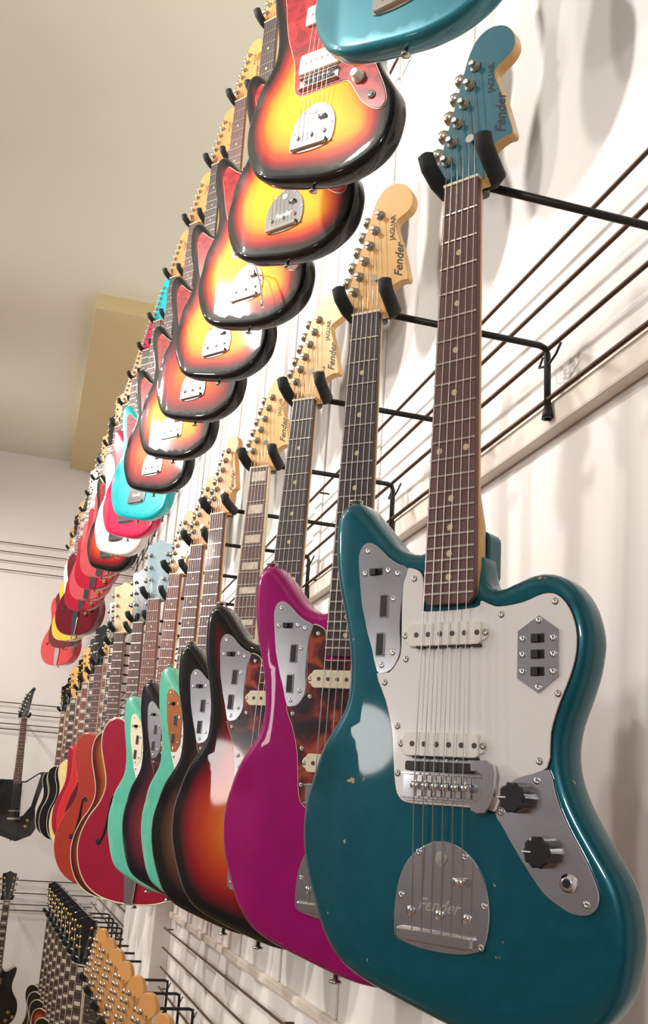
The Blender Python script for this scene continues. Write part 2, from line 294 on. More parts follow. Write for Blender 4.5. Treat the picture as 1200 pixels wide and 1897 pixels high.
# ------------------------------------------------------------------ guitar parts
def neck_mesh(heel, fbend):
    def f(bm):
        rows = []; ss = [-3, 20, 60, 120, 200, 280, 340, 372, 392, fbend-4]
        for s in ss:
            w = hw(max(0, s))-.3; d = 19+3*max(0, s)/340; d = d if s < 350 else (26 if heel else 24); sq = .75 if s < 350 else .22
            ring = [(-w, 6)]+[(-w*math.copysign(abs(math.cos(a))**sq, math.cos(a)), 6+(d-6)*(math.sin(a)**sq)) for a in [math.pi*k/8 for k in range(1, 8)]]+[(w, 6)]
            rows.append([bm.verts.new((x*.001, s*.001, z*.001)) for x, z in ring])
        for a, b in zip(rows, rows[1:]):
            for i in range(len(a)):
                j = (i+1) % len(a); fc = bm.faces.new((a[i], a[j], b[j], b[i])); fc.smooth = i not in (len(a)-1,)
        bm.faces.new(rows[0]); bm.faces.new(rows[-1][::-1]); bmesh.ops.recalc_face_normals(bm, faces=bm.faces)
    return f
def board(bm, end=449):
    pts = [(-20.6, 0)]+[(-hw(s), s) for s in (110, 220, 330, end-6)]+[(-hw(end)+6, end), (hw(end)-6, end)]+[(hw(s), s) for s in (end-6, 330, 220, 110)]+[(20.6, 0)]
    add_prism(bm, pts, 0, 6.2, .6)
def screw_m(bm, r=3.2): add_lathe(bm, [(r*.25, .4), (r*.3, -.9), (r, -.3), (r*.9, .8)], (0, 0, 0), 10)
def string_paths(pegs, L, tail, fender=True):
    out = []
    for i in range(6):
        xn = -17.5+7*i; xb = -26+10.2*i; 
        pg = (pegs[5-i] if fender else ([pegs[2], pegs[1], pegs[0], pegs[3], pegs[4], pegs[5]][i]))
        out.append([(pg[0]+2, pg[1], 5), (xn, -1, -1.6), (xb-2*0, L, -6), (xb, tail, -1)])
    return out
def guitar(name, label, cat, pos, W, body='off', bmat='sb', guard='tort', head='F', headm='maple', facem=None, neckm='maple', fbm='rose', inlay='dot', lod=1, group=None, hw_='J', bind=False, scale=1.0, plates='steel', extra=None, letters=True, wheadtxt=None):
    mw = Matrix.Translation(P(*pos)) @ W.to_4x4() @ Matrix.Scale(scale, 4)
    g = empty(name, label, cat, group, mw=mw)
    far = lod >= 2; L = 610
    FB = M[fbm]; NM = M[neckm]
    # neck, fingerboard, nut
    part('neck', neck_mesh(True, 445), NM, g, 'neck'); part('board', board, FB, g, 'fingerboard')
    part('nut', lambda b: add_prism(b, rect(-21, 21, -3.4, .2), -1.2, 6, .5), M['nut'], g, 'nut')
    if not far:
        for n in range(1, 23):
            s = L*(1-2**(-n/12)); part('fret%d' % n, lambda b: add_prism(b, rect(-hw(s)+.6, hw(s)-.6, s-1.1, s+1.1), -1.1, .4, .3), M['fret'], g, 'fret')
    else:
        def fr(b):
            for n in range(1, 23): s = L*(1-2**(-n/12)); add_prism(b, rect(-hw(s)+.6, hw(s)-.6, s-1.4, s+1.4), -1.1, .4)
        part('frets', fr, M['fret'], g, 'fret_set', stuff=True)
    fr_ = lambda n: L*(1-2**(-n/12))
    if inlay == 'dot':
        for n in (3, 5, 7, 9, 12, 15, 17, 19, 21):
            y = (fr_(n)+fr_(n-1))/2
            for x in ((-15, 15) if n == 12 else (0,)): part('dot', lambda b: add_lathe(b, [(3.3, -.15), (3.3, .3)], (0, 0, 0), 12), M['dot'], g, 'inlay_dot', loc=(x, y, 0))
    else:
        for n in ((1, 3, 5, 7, 9, 12, 15, 17, 19, 21)):
            a, b_ = fr_(n-1), fr_(n); h = (b_-a)*.28; y = (a+b_)/2; w = hw(y)*.72
            part('block%d' % n, lambda b: add_prism(b, rect(-w, w, y-h, y+h, 1, 2), -.12, .4), M['pearl'], g, 'inlay_block')
        for sd in (-1, 1): part('bind%d' % sd, lambda b: add_prism(b, [(sd*20.5, 0), (sd*21.9, 0), (sd*(hw(445)+1.4), 445), (sd*hw(445), 445)], -.1, 6), M['cream'], g, 'neck_binding')
    # headstock
    ol, pegs = {'F': (HEAD_F, PEG_F), 'S': (HEAD_S, PEG_F), 'G': (HEAD_G, PEG_G), 'E': (HEAD_E, PEG_E)}[head]
    def hd(b):
        fine = spline(ol, 3)[:-2]
        add_prism(b, fine, 11, 24.5, .8, 0, 1)
        add_prism(b, [(-20.8, 0), (-20.8, -4), (20.8, -4), (20.8, 0)], 4, 20, 0, 1)
    hs = part('head'+head, hd, [M[facem] if facem else M[headm], M[headm]], g, 'headstock')
    if head in 'FS':
        if letters:
            k = 1 if head == 'F' else .62
            text('fender', 'Fender', 17, (45 if k == 1 else 33), -50, 10.8, 'up', M['ink'], hs, 'maker_lettering', .45, .0003)
            text('jaguar', 'JAGUAR', 10, (30.5 if k == 1 else 24), -106, 10.8, 'up', M['ink'], hs, 'model_lettering', 0, .0001)
        if not far: part('tree', lambda b: add_lathe(b, [(2.2, 4), (2.2, -5), (5, -5), (5, -7)], (0, 0, 0), 10), M['chrome'], g, 'string_tree', loc=(9, -50, 7))
    tm = M['nickel'] if head != 'G' or not bind or body == 'hol' else M['gold']
    for px, py in pegs:
        sd = -1 if (head in 'FSE' or px < 0) else 1
        t = part('post', lambda b: add_lathe(b, [(6.8, 0), (6.2, -1.8), (3.6, -2), (3.2, -8), (3.9, -9.5), (2.6, -10)], (0, 0, 0), 12 if not far else 8), tm, g, 'tuner_post', loc=(px, py, 11))
        part('btn%d' % sd, lambda b: (add_tube(b, [(0, 0, 10), (sd*18, 0, 12)], 1.8, 6), add_lathe(b, [(1, sd*17), (5.5, sd*19), (8, sd*24), (7.5, sd*29), (3, sd*32)], (0, 0, 12), 10, 'x')), tm, t, 'tuner_button')
    # body
    OUT = {'off': O_OFF, 'hol': O_HOL, 'sg': O_SG, 'lp': O_LP, 'exp': O_EXP}[body]
    n1 = {'off': 50, 'hol': 62, 'sg': 42, 'lp': 60, 'exp': 50}[body]; n0 = 8
    def bd(b):
        add_body(b, OUT, n0, n1, {'off': 12, 'hol': 5, 'sg': 5, 'lp': 4, 'exp': 3}[body], 8 if body != 'exp' else 6, 14, arm_cut if body == 'off' else None)
        if body == 'off': add_prism(b, rect(-27, 28, 374, 425, 9), 26.5, 49, 2)
    bo = part('body'+body, bd, M[bmat], g, 'body')
    for (x, y, z, ax) in ([(0, {'off': 812, 'hol': 864, 'sg': 774, 'lp': 788, 'exp': 815}[body], n1*.55, 1)]+([(-138, 335, 30, -1)] if body == 'off' else [])):
        part('strapb%d' % ax, lambda b: add_lathe(b, [(3, 0), (3, ax*7), (7.5, ax*9), (7.5, ax*11), (2, ax*12)], (0, 0, 0), 12, 'y'), M['nickel'], g, 'strap_button', loc=(x, y, z))
    if bind:
        def bn(b):
            o2 = resample(spline(OUT, 6), 8); N = normals(o2)
            for zz in ((n0+1.5, n1-1.5) if body in ('lp', 'hol') else (n0+1.5,)):
                path = [(p.x-N[i].x*(1.0), p.y-N[i].y*(1.0), zz) for i, p in enumerate(o2)]; add_tube(b, path+[path[0]], 2.2, 5)
        part('binding'+body, bn, M['cream'], g, 'body_binding')
    if body in ('off',):
        G = GUARD_J if hw_ == 'J' else GUARD_M; gm = guard
        def gd(b): add_prism(b, spline(G, 3), 5.2, 8.2, .5)
        def gd2(b):
            o3 = [Vector(p) for p in spline(G, 3)]; N = normals(o3); add_prism(b, [o3[i]+N[i]*1.1 for i in range(len(o3))], 6.6, 8.3)
        if guard: 
            pg_ = part('guard'+hw_, gd, M[gm], g, 'pickguard'); part('gply'+hw_, gd2, M['cream'] if guard != 'guard' else M['dark'], pg_, 'guard_edge', 'darker lower ply' if guard == 'guard' else 'cream lower ply')
        if hw_ == 'J':
            sp = part('plsw', lambda b: add_prism(b, spline(PL_SW, 2), 5, 8.2, .5), M[plates], g, 'switch_plate')
            part('slota', lambda b: (add_prism(b, rect(-5, 5, -12, 12, 1), -1.2, 1)), M['chrome'], sp, 'slot_frame', loc=(-76.5, 446, 5)); part('slota', None, M['chrome'], sp, 'slot_frame', loc=(-79, 484, 5))
            for y, x in ((446, -76.5), (484, -79)): part('slotb', lambda b: add_prism(b, rect(-3.6, 3.6, -10.5, 10.5), -1.8, 0), M['slot'], sp, 'thumb_wheel', loc=(x, y, 5))
            part('slotc', lambda b: (add_prism(b, rect(-7, 7, -3.6, 3.6), -.6, .5), add_prism(b, rect(-6, 1, -3, 3), -4, 0)), M['slot'], sp, 'slide_switch', loc=(-88, 410.6, 5))
            cp = part('plct', lambda b: add_prism(b, spline(PL_CT, 2), 5, 8.2, .5), M[plates], g, 'control_plate')
            tp_ = part('pltn', lambda b: add_prism(b, [(92, 463.5), (111.5, 477), (111.5, 517), (92, 532), (71, 519), (71, 477)], 3.8, 5.4, .4), M[plates], g, 'switch_panel')
            for y in (484, 498, 513): part('sw3', lambda b: (add_prism(b, rect(-6.5, 6.5, -4, 4), -.4, .5), add_prism(b, rect(-4.5, 2, -3.4, 3.4), -4, 0)), M['slot'], tp_, 'slide_switch', loc=(91, y, 3.8))
            if not far:
                for q, x, y, z in [(tp_, 92, 468, 3.8), (tp_, 92, 527, 3.8), (tp_, 76.5, 484, 3.8), (tp_, 106, 484, 3.8), (tp_, 76.5, 498, 3.8), (tp_, 106, 498, 3.8), (tp_, 76.5, 513, 3.8), (tp_, 106, 513, 3.8), (sp, -100, 388, 5), (sp, -102, 411, 5), (sp, -73.5, 410, 5), (sp, -62, 414, 5), (sp, -66, 439, 5), (sp, -63.7, 492, 5), (sp, -76, 504, 5), (cp, 91, 605, 5), (cp, 135, 698.5, 5), (cp, 57, 633, 5)]: part('screw', screw_m, M['chrome'], q, 'screw', loc=(x, y, z))
                for x, y in [(-42, 421), (54, 461), (107, 452), (110, 532), (93, 589), (-48, 499), (-71.6, 521), (-54.5, 562), (-52, 605)]: part('screw', screw_m, M['nickel'], g, 'guard_screw', loc=(x, y, 5.1))
        KN = [(73.7, 620), (97.6, 662)] if hw_ == 'J' else [(76, 600), (88, 640)]
        for x, y in KN:
            if hw_ == 'J':
                def kn(b):
                    pr = []
                    for i in range(40): a = 2*math.pi*i/40; r = 12.4+.7*math.cos(10*a); pr.append((r*math.cos(a), r*math.sin(a)))
                    add_prism(b, pr, -14, 0, 1.6)
                k_ = part('knobJ', kn, M['dark'], g, 'knob', loc=(x, y, 5)); part('kline', lambda b: add_prism(b, rect(-13, -5, -.6, .6), -14.3, -13.5), M['guard'], k_, 'pointer_line')
            else: part('knobM', lambda b: add_lathe(b, [(7, -17), (8, -16), (8.5, -9), (12, -5), (12.5, 0)], (0, 0, 0), 16), M['witch'], g, 'knob', loc=(x, y, 5))
        jk = part('jack', lambda b: add_lathe(b, [(7.5, 0), (7.5, -2), (5.6, -2.3), (5.6, -5), (3.8, -5)], (0, 0, 0), 14), M['chrome'], g, 'output_jack', loc=(120, 684, 5)); part('jackh', lambda b: add_lathe(b, [(3.6, -5.2), (3.6, -4)], (0, 0, 0), 12), M['slot'], jk, 'jack_hole')
        for yc in (477, 578):
            if hw_ == 'J': pu = part('pkJ', lambda b: (add_prism(b, rect(-45, 36, -11, 11, 5), 0.2, 6, .8), add_prism(b, rect(-51, 42, -7, 7, 6), 2.5, 6, .5)), M['pwhite' if guard == 'guard' else 'cream2'], g, 'pickup', loc=(0, yc, 0)); xs = [-34+13.2*i for i in range(6)]; mp = 'pole'
            else: pu = part('pkM', lambda b: add_prism(b, rect(-49, 42, -20, 20, 5), 0.2, 6, .8), M['cream2'], g, 'pickup', loc=(0, yc-3, 0)); xs = [-34+12.2*i for i in range(6)]; mp = 'pole'
            if not far:
                for x in xs: part('pole', lambda b: add_lathe(b, [(2.6, -.4), (2.6, .6)], (0, 0, 0), 10), M['pole'], pu, 'pole_piece', loc=(x, 0, .2))
                if hw_ == 'J':
                    part('claw', lambda b: [add_prism(b, rect(-34+12*i, -25+12*i, 10.6, 12.6), .5, 5) for i in range(6)], M['slot'], pu, 'pickup_claw')
                    for x in (-48, 39.5): part('screw', screw_m, M['nickel'], pu, 'screw', loc=(x, 0, 2.4))
        # bridge and vibrato tailpiece
        br = part('bridge', lambda b: (add_prism(b, rect(-45, 42, 602, 629, 5), 3.8, 6, .5), add_prism(b, rect(-44, 41, 603, 605.5), -1.5, 4, .4), add_prism(b, rect(-44, 41, 624, 626.5), -1.5, 4, .4)), M['chrome'], g, 'bridge')
        if not far:
            for i in range(6): part('saddle', lambda b: (add_lathe(b, [(2, -4.5), (3.6, -4.2), (3.6, 4.2), (2, 4.5)], (0, 0, 0), 10, 'x'), add_tube(b, [(0, -9, 0), (0, 9, 0)], 1, 6)), M['chrome'], br, 'saddle', loc=(-27+10.4*i, 615, -1.5))
        if extra == 'mute':
            part('foam', lambda b: add_prism(b, rect(-39, 31, 593.5, 602, 2), -3, 5, .5), M['dark'], g, 'mute_pad', 'black foam string mute')
            part('mute', lambda b: add_prism(b, [(31, 591), (48, 590.5), (54, 594), (56, 601), (55, 620), (51, 629), (46, 634.5), (38, 635.5), (32, 633), (31, 628), (37, 625.5), (42, 621), (43, 612), (43, 604), (38, 600), (31, 600)], -4.5, -1.5, .8), M['chrome'], g, 'mute_bracket')
        tl = part('tail', lambda b: add_prism(b, spline(PL_TP, 2), 5.8, 8.4, .5), M['chrome'], g, 'vibrato_plate')
        part('tbar', lambda b: (add_prism(b, rect(-45, 34, 736.5, 748, 4), 0, 6, 2)), M['chrome'], tl, 'string_anchor_bar')
        text('fendert', 'Fender', 15, -25, 721, 5.6, 'h', M['fret'], tl, 'maker_lettering', .35, .0002)
        if not far:
            for x, y in [(-26, 673), (22, 673), (-43, 711), (42, 711), (-44, 742), (40, 744)]: part('screw', screw_m, M['chrome'], tl, 'screw', loc=(x, y, 5.6))
            for x in (-32, -2, 26): part('tsc', lambda b: add_lathe(b, [(4.4, 0), (4, -2), (1.5, -3)], (0, 0, 0), 12), M['chrome'], tl, 'spring_screw', loc=(x, 723, 5.8))
            part('tlk', lambda b: add_tube(b, [(12, 694, 4), (26, 694, 4)], 4, 10), M['chrome'], tl, 'arm_socket'); part('tbt', lambda b: add_lathe(b, [(6, 0), (6, -1)], (0, 0, 0), 14), M['nickel'], tl, 'lock_button', loc=(-2, 676, 5.8))
        tail_y = 738
    else:
        tail_y = {'hol': 700, 'sg': 690, 'lp': 690, 'exp': 690}[body]
        if hw_ != 'none':
            for yc in (500, 590): part('hum', lambda b: add_prism(b, rect(-35, 35, -19, 19, 3), 1, 9, .8), M['chrome' if bmat != 'black' else 'gold'] if body != 'exp' else M['slot'], g, 'pickup', loc=(0, yc, 0))
            part('tom', lambda b: add_prism(b, rect(-40, 40, 622, 634, 4), -4, 8, 1), M['chrome'], g, 'bridge')
            if body == 'hol': part('trap', lambda b: add_prism(b, [(-18, 700), (18, 700), (26, 760), (14, 862), (-14, 862), (-26, 760)], 1, 6, 1), M['chrome'], g, 'trapeze_tailpiece')
            elif body == 'sg': part('vib', lambda b: (add_prism(b, rect(-22, 22, 690, 765, 3), 1, 8.5, 1), add_prism(b, rect(-30, 30, 680, 700, 4), -3, 8, 1)), M['chrome'], g, 'vibrato_unit')
            else: part('stop', lambda b: add_prism(b, rect(-45, 45, 672, 686, 6), -4, 8.5, 2), M['chrome'], g, 'stop_bar')
            for x, y in ([(105, 690), (135, 720), (95, 740)] if body != 'exp' else [(95, 690), (85, 730)]): part('knobG', lambda b: add_lathe(b, [(9, -12), (11, -10), (12, 0)], (0, 0, 0), 14), M['gold'], g, 'knob', loc=(x, y, 8))
        if body == 'hol':
            for sd in (-1, 1):
                def fh(b):
                    k = 14*sd
                    pa = [(sd*66, 575), (sd*72, 570), (sd*80, 578), (sd*84, 600), (sd*88, 640), (sd*98, 680), (sd*110, 705), (sd*116, 712)]
                    add_tube(b, [(x+k, y, 8) for x, y in pa], [1.5, 3, 3.4, 4, 5, 4, 3, 1.5], 6)
                    add_lathe(b, [(7, -.8), (7, .8)], (sd*67+k, 580, 8), 12); add_lathe(b, [(9, -.8), (9, .8)], (sd*116+k, 704, 8), 12)
                part('fhole%d' % sd, fh, M['slot'], g, 'sound_hole')
        if body == 'exp': part('expg', lambda b: add_prism(b, [(34, 436), (62, 438), (144, 380), (158, 380), (110, 596), (60, 660), (40, 665)], 6, 8.3, .5), M['guard'], g, 'pickguard')
    # strings
    if extra != 'nostrings':
        sps = string_paths(pegs, 615 if body == 'off' else 628, tail_y, head in 'FSE')
        sk = 'str%s%s' % (head, body)
        if not far:
            for i, pth in enumerate(sps): part(sk+str(i), lambda b: add_tube(b, pth, .62-.05*i, 5), M['string'], g, 'string')
        else: part(sk, lambda b: [add_tube(b, pth, .5, 3) for pth in sps], M['string'], g, 'string_set', stuff=True)
    if extra == 'arm': part('trem', lambda b: add_tube(b, [(26, 694, 4), (36, 692, -14), (52, 700, -22), (72, 745, -26), (86, 790, -30), (88, 806, -30)], [2.2, 2.2, 2.2, 2.4, 2.6, 4], 8), M['chrome'], g, 'tremolo_arm')
    if extra == 'two': text('two', '2', 15, 20, -50, 10.8, 'h', M['ink'], hs, 'handwritten_number', .2)
    return g

# ------------------------------------------------------------------ hanger: padded yoke round the headstock, rod back to the wall wires
def hanger(pos, W, xwall, label, sc=1, group='padded guitar hangers on the wall rails', down=110, axis='X'):
    g = empty('guitar_hanger', label, 'hanger', group, mw=Matrix.Translation(P(*pos)) @ W.to_4x4())
    for sd in (-1, 1):
        def pr(b): add_tube(b, [(sd*8, -10, 31), (sd*22, -9, 29), (sd*31, -9, 21), (sd*33, -14, 6), (sd*34, -24, -10), (sd*35, -36, -17), (sd*35.3, -38, -18)], [6, 8, 9.5, 9.5, 9.5, 8.8, 4], 12)
        part('prong%d' % sd, pr, M['foam'], g, 'padded_prong')
    yk = part('yoke', lambda b: add_prism(b, rect(-13, 13, -26, 2, 4), 24, 38, 3), M['dark'], g, 'yoke_block')
    # rod: world-aligned
    Wi = W.inverted(); ex = Wi @ Vector((1, 0, 0) if axis == 'X' else (0, 1, 0)); ez = Wi @ Vector((0, 0, 1)); s0 = Vector((0, -17, 36))
    wn = W @ s0; reach = (xwall-(pos[0]+wn.x)) if axis == 'X' else (xwall-(pos[1]+wn.y))
    a = s0; e = s0+ex*reach; bm = bmesh.new()
    add_tube(bm, [a, e-ex*12, e-ex*3-ez*3, e-ez*12, e-ez*down], [4.8]*5, 8)
    ry = Wi @ Vector((0, 1, 0) if axis == 'X' else (1, 0, 0))
    me = finish(bm, 'arm_rod', M['rod']); o = bpy.data.objects.new('arm_rod', me); COL.objects.link(o); o.parent = g
    bm = bmesh.new(); add_tube(bm, [e-ez*(down-20), e-ez*(down)], [5, 9], 8); me = finish(bm, 'rod_foot', M['rubber']); o = bpy.data.objects.new('rod_foot', me); COL.objects.link(o); o.parent = g
    bm = bmesh.new(); add_tube(bm, [e+ry*26+ex*7-ez*4, e+ry*24-ez*22, e-ez*30, e-ry*24-ez*22, e-ry*26+ex*7-ez*4], 1.9, 6); me = finish(bm, 'wire_clip', M['rod']); o = bpy.data.objects.new('wire_clip', me); COL.objects.link(o); o.parent = g
    return g
def frame(u, v):
    u = Vector(u).normalized(); v = Vector(v); v = (v-u*v.dot(u)).normalized(); n = u.cross(v)
    return Matrix((u, v, n)).transposed()
W0 = frame((.576, -.817, -.026), (.014, .041, -.999))
def yawed(deg, tilt=0, roll=0):
    a = math.radians(deg)      # 0: faces straight away from the wall; larger turns towards the lens
    u = Vector((math.sin(a), -math.cos(a), roll)); n = Vector((math.cos(a), math.sin(a), 0)); return frame(u, Vector((0, 0, -1))+n*tilt)

# ================================================================== structure
def box(name, x0, x1, y0, y1, z0, z1, m, parent=None, kind='structure', bev=0):
    bm = bmesh.new(); bmesh.ops.create_cube(bm, size=1)
    c = P((x0+x1)/2, (y0+y1)/2, (z0+z1)/2); s = Vector((abs(x1-x0), abs(y1-y0), abs(z1-z0)))*.001
    for v in bm.verts: v.co = Vector((v.co.x*s.x, v.co.y*s.y, v.co.z*s.z))
    if bev: bmesh.ops.bevel(bm, geom=bm.edges[:], offset=bev*.001, segments=2, affect='EDGES', profile=.6)
    o = bpy.data.objects.new(name, finish(bm, name, m)); COL.objects.link(o); o.location = c
    if parent: o.parent = parent; o.location = c-parent.location
    elif kind: o['kind'] = kind
    return o
XW = 655; YF = 8000; ZT = 2700; ZB = -1600; XL = -5200; YN = -2200
box('floor', XL, XW+100, YN, YF+100, ZB-80, ZB, M['floor'])
box('ceiling', XL, XW+100, YN, YF+100, ZT, ZT+80, M['ceil'])
wr = box('wall_right', XW, XW+100, YN, YF+100, ZB, ZT, M['wall'])
box('wall_far', XL, XW, YF, YF+100, ZB, ZT, M['wall'])
box('wall_left', XL-100, XL, YN, YF+100, ZB, ZT, M['farside'])
box('wall_near', XL, XW, YN-100, YN, ZB, ZT, M['farside'])
so = box('trim_1', 30, XW, 5090, 7900, ZT-90, ZT, M['tan']); box('trim_2', 250, XW, 7900, YF, ZT-90, ZT, M['tan'])
tr = box('trim_3', XW-22, XW, YN, YF, 545, 585, M['trimp'], bev=4)
box('trim_4', XW-10, XW, YN, YF, 585, 600, M['trimp'], bev=3)
box('trim_5', XW-16, XW, YN, 4240, -372, -352, M['trimp'], bev=3)
box('trim_6', 585, XW, 4260, 5300, ZB, 545, M['wall'], bev=4)
# vertical wall boards: wide boards with proud battens, in two bands
for z0, z1 in ((600, ZT), (-352, 545)):
    y = 2050 if z1 == 545 else 1500
    while y < 7800:
        if not (z1 == 545 and 4100 < y < 5350): box('batten', XW-6, XW, y, y+62, z0, z1, M['wall'], wr, bev=3)
        y += 455
# horizontal wires
def wires(label, xs, y0, y1, zs, horiz='Y', posts=()):
    g = empty('wire_rail', label, 'rail', loc=P(*( (xs, (y0+y1)/2, zs[0]) if horiz == 'Y' else ((y0+y1)/2, xs, zs[0]))))
    for z in zs:
        bm = bmesh.new(); add_tube(bm, [(0, 0, 0), (0, y1-y0, 0)] if horiz == 'Y' else [(0, 0, 0), (y1-y0, 0, 0)], 3.4, 8)
        o = bpy.data.objects.new('rod', finish(bm, 'rod', M['wire'])); COL.objects.link(o); o.parent = g
        o.location = (P(xs, y0, z) if horiz == 'Y' else P(y0, xs, z))-g.location
    def stand(b): add_tube(b, [(0, 0, 0), (32, 0, 0)] if horiz == 'Y' else [(0, 0, 0), (0, 32, 0)], 2.6, 6)
    for yy in posts:
        for z in (zs[0], zs[-1]):
            part('stand'+horiz, stand, M['wire'], g, 'standoff').location = (P(xs, yy, z) if horiz == 'Y' else P(yy, xs, z))-g.location
    return g
XR = 627
wires('four thin brown rods along the right wall behind the middle row', XR, -1500, 7960, [815, 740, 663, 586], posts=range(-1300, 7900, 1830))
wires('thin brown rods high on the right wall behind the upper row', XR, -1500, 7960, [2010, 1935, 1860, 1785], posts=range(-1300, 7900, 1830))
wires('thin rods low on the right wall, nearer than the pilaster', XR, -1500, 4240, [-413, -483, -553, -623], posts=range(-1300, 4200, 1830))
wires('thin rods low on the right wall, between pilaster and far corner', XR, 5310, 7960, [-413, -483, -553, -623], posts=(5500, 7800))
for lab, zs in (('thin rods high on the far wall', [1956, 1884, 1812, 1740]), ('four thin rods on the far wall behind the angular black guitar', [740, 663, 587, 548]), ('thin rods low on the far wall at the bottom left', [-498, -584, -659, -698])):
    wires(lab, YF-28, -4800, 640, zs, 'X', posts=range(-4500, 600, 1800))

# ================================================================== middle row (spacing about 305 mm)
ORD = ['nearest', 'second', 'third', 'fourth', 'fifth', 'sixth', 'seventh', 'eighth', 'ninth', 'tenth', 'eleventh', 'twelfth', 'thirteenth', 'fourteenth', 'fifteenth', 'sixteenth', 'seventeenth', 'eighteenth', 'nineteenth', 'twentieth', 'twenty-first', 'twenty-second', 'twenty-third']
def put(pos, W, label, hlab=None, hang=True, xw=XR, name='electric_guitar', **kw):
    g = guitar(name, label, 'guitar', pos, W, **kw)
    if hang: hanger(pos, W, xw, hlab or 'hanger of the '+' '.join(label.split()[:13]))
    return g
R1G = 'guitars hanging in the middle row'; R2G = 'guitars hanging in the upper row'; R3G = 'guitars hanging in the low row'
put((355, 842, 656), W0, 'teal guitar with a big white pickguard, nearest in the middle row', 'black padded hanger round the teal headstock', group=R1G, bmat='teal', guard='guard', headm='maple', facem='teal_head', fbm='rose', lod=0, extra='mute', plates='steel')
put((349, 1136, 648), frame((.680, -.732, -.045), (.018, .080, -.996)), 'magenta guitar with tortoiseshell guard behind the nearest teal one', 'black padded hanger holding the magenta guitar', group=R1G, bmat='magenta', guard='tort', headm='maple', fbm='rosed', lod=0)
put((351, 1455, 654), frame((.690, -.724, -.035), (-.008, .02, -.999)), 'red and orange sunburst guitar directly behind the magenta one', 'black padded hanger holding the red sunburst guitar, behind the magenta one', group=R1G, bmat='sb2', guard='tort', headm='maple', fbm='rosed', lod=0, extra='two')
put((350, 1764, 640), frame((.69, -.722, -.02), (-.002, .02, -.999)), 'brown and gold sunburst guitar with block inlays on its neck', 'black padded hanger holding the block-inlaid sunburst guitar', group=R1G, bmat='sb3', guard='tort', headm='maple', fbm='rose', inlay='block', lod=0)
put((332, 2100, 640), frame((.56, -.827, -.04), (.02, .06, -.998)), 'pale seafoam green guitar with an orange reflection coloured into its plates', 'black padded hanger holding the nearer seafoam guitar', group=R1G, bmat='seafoam', guard='guard', headm='maple2', head='S', fbm='rose', lod=1, plates='orangerefl')
put((335, 2390, 640), frame((.60, -.80, -.04), (.01, .05, -.998)), 'dark red-brown sunburst guitar between the two seafoam ones', 'black padded hanger holding the dark guitar between the seafoam ones', group=R1G, bmat='sb4', guard='tort', headm='maple2', head='S', fbm='rose', lod=1, plates='chrome')
put((326, 2690, 632), frame((.60, -.80, -.06), (.01, .08, -.997)), 'pale seafoam green guitar with a cream plate, beside the crimson hollow-body', 'black padded hanger holding the farther seafoam guitar', group=R1G, bmat='seafoam', guard='guard', headm='maple2', head='S', fbm='rosel', lod=1, plates='cream2')
put((310, 3010, 622), yawed(47, .05), 'crimson hollow-body guitar with a black f-shaped sound hole', 'black padded hanger holding the crimson hollow-body guitar', group=R1G, body='hol', bmat='crimson', head='G', headm='bluesheen', neckm='darkred', fbm='rosel', lod=1, name='hollow_body_guitar', bind=True)  # pale headstock colour includes its bright white-blue reflection
put((300, 3330, 604), yawed(44, .05), 'amber and brown hollow-body guitar behind the crimson one', 'black padded hanger holding the amber hollow-body guitar', group=R1G, body='hol', bmat='sb5', head='G', headm='black', neckm='darkred', fbm='rose', lod=2, name='hollow_body_guitar', bind=True)
far1 = [('hol', 'redorange', 'G', 'maple3', 'dot', 'red rounded guitar just beyond the amber hollow-body', False), ('sg', 'darkred', 'G', 'black', 'block', 'dark wine-red guitar seen as a thin band beyond the hollow-bodies', False),
        ('off', 'black', 'F', 'maple', 'block', 'black guitar half hidden beyond the red rounded one', False), ('sg', 'brightred', 'G', 'black', 'dot', 'red horned guitar near the far end of the middle row', False),
        ('sg', 'red', 'G', 'black', 'block', 'cherry-red horned guitar left of the other red ones, middle row', False), ('lp', 'wheat', 'G', 'maple', 'block', 'pale yellow guitar between red and black ones at the row end', True),
        ('lp', 'black', 'G', 'black', 'block', 'black cream-edged guitar, nearest of those at the end of the middle row', True), ('lp', 'black', 'G', 'maple', 'block', 'black cream-edged guitar with pale headstock, third last in middle row', True),
        ('lp', 'black', 'G', 'black', 'block', 'black cream-edged guitar, second last in the middle row', True), ('lp', 'black', 'G', 'black', 'block', 'black cream-edged guitar, farthest and leftmost in the middle row', True)]
for i, (bd_, bm_, hd_, hm_, il_, lab, bi_) in enumerate(far1):
    Y = 3650+i*(310 if i < 4 else 330); X = 352-.021*(Y-1100)
    Y = [3650, 3960, 4270, 4580, 4900, 5250, 5650, 6050, 6500, 7000][i]; X = 345-.021*(Y-1100)
    put((X-8*(i % 2) if i else 268, Y, 618), yawed(44+4*math.sin(i*2) if i else 48, .05), lab, None, group=R1G, body=bd_, bmat=bm_, head=hd_, headm=hm_, neckm='darkred' if hd_ == 'G' and bm_ != 'wheat' else 'maple', fbm=['rose', 'rosed', 'rosel'][i % 3], inlay=il_, lod=2, bind=bi_, guard='tort')

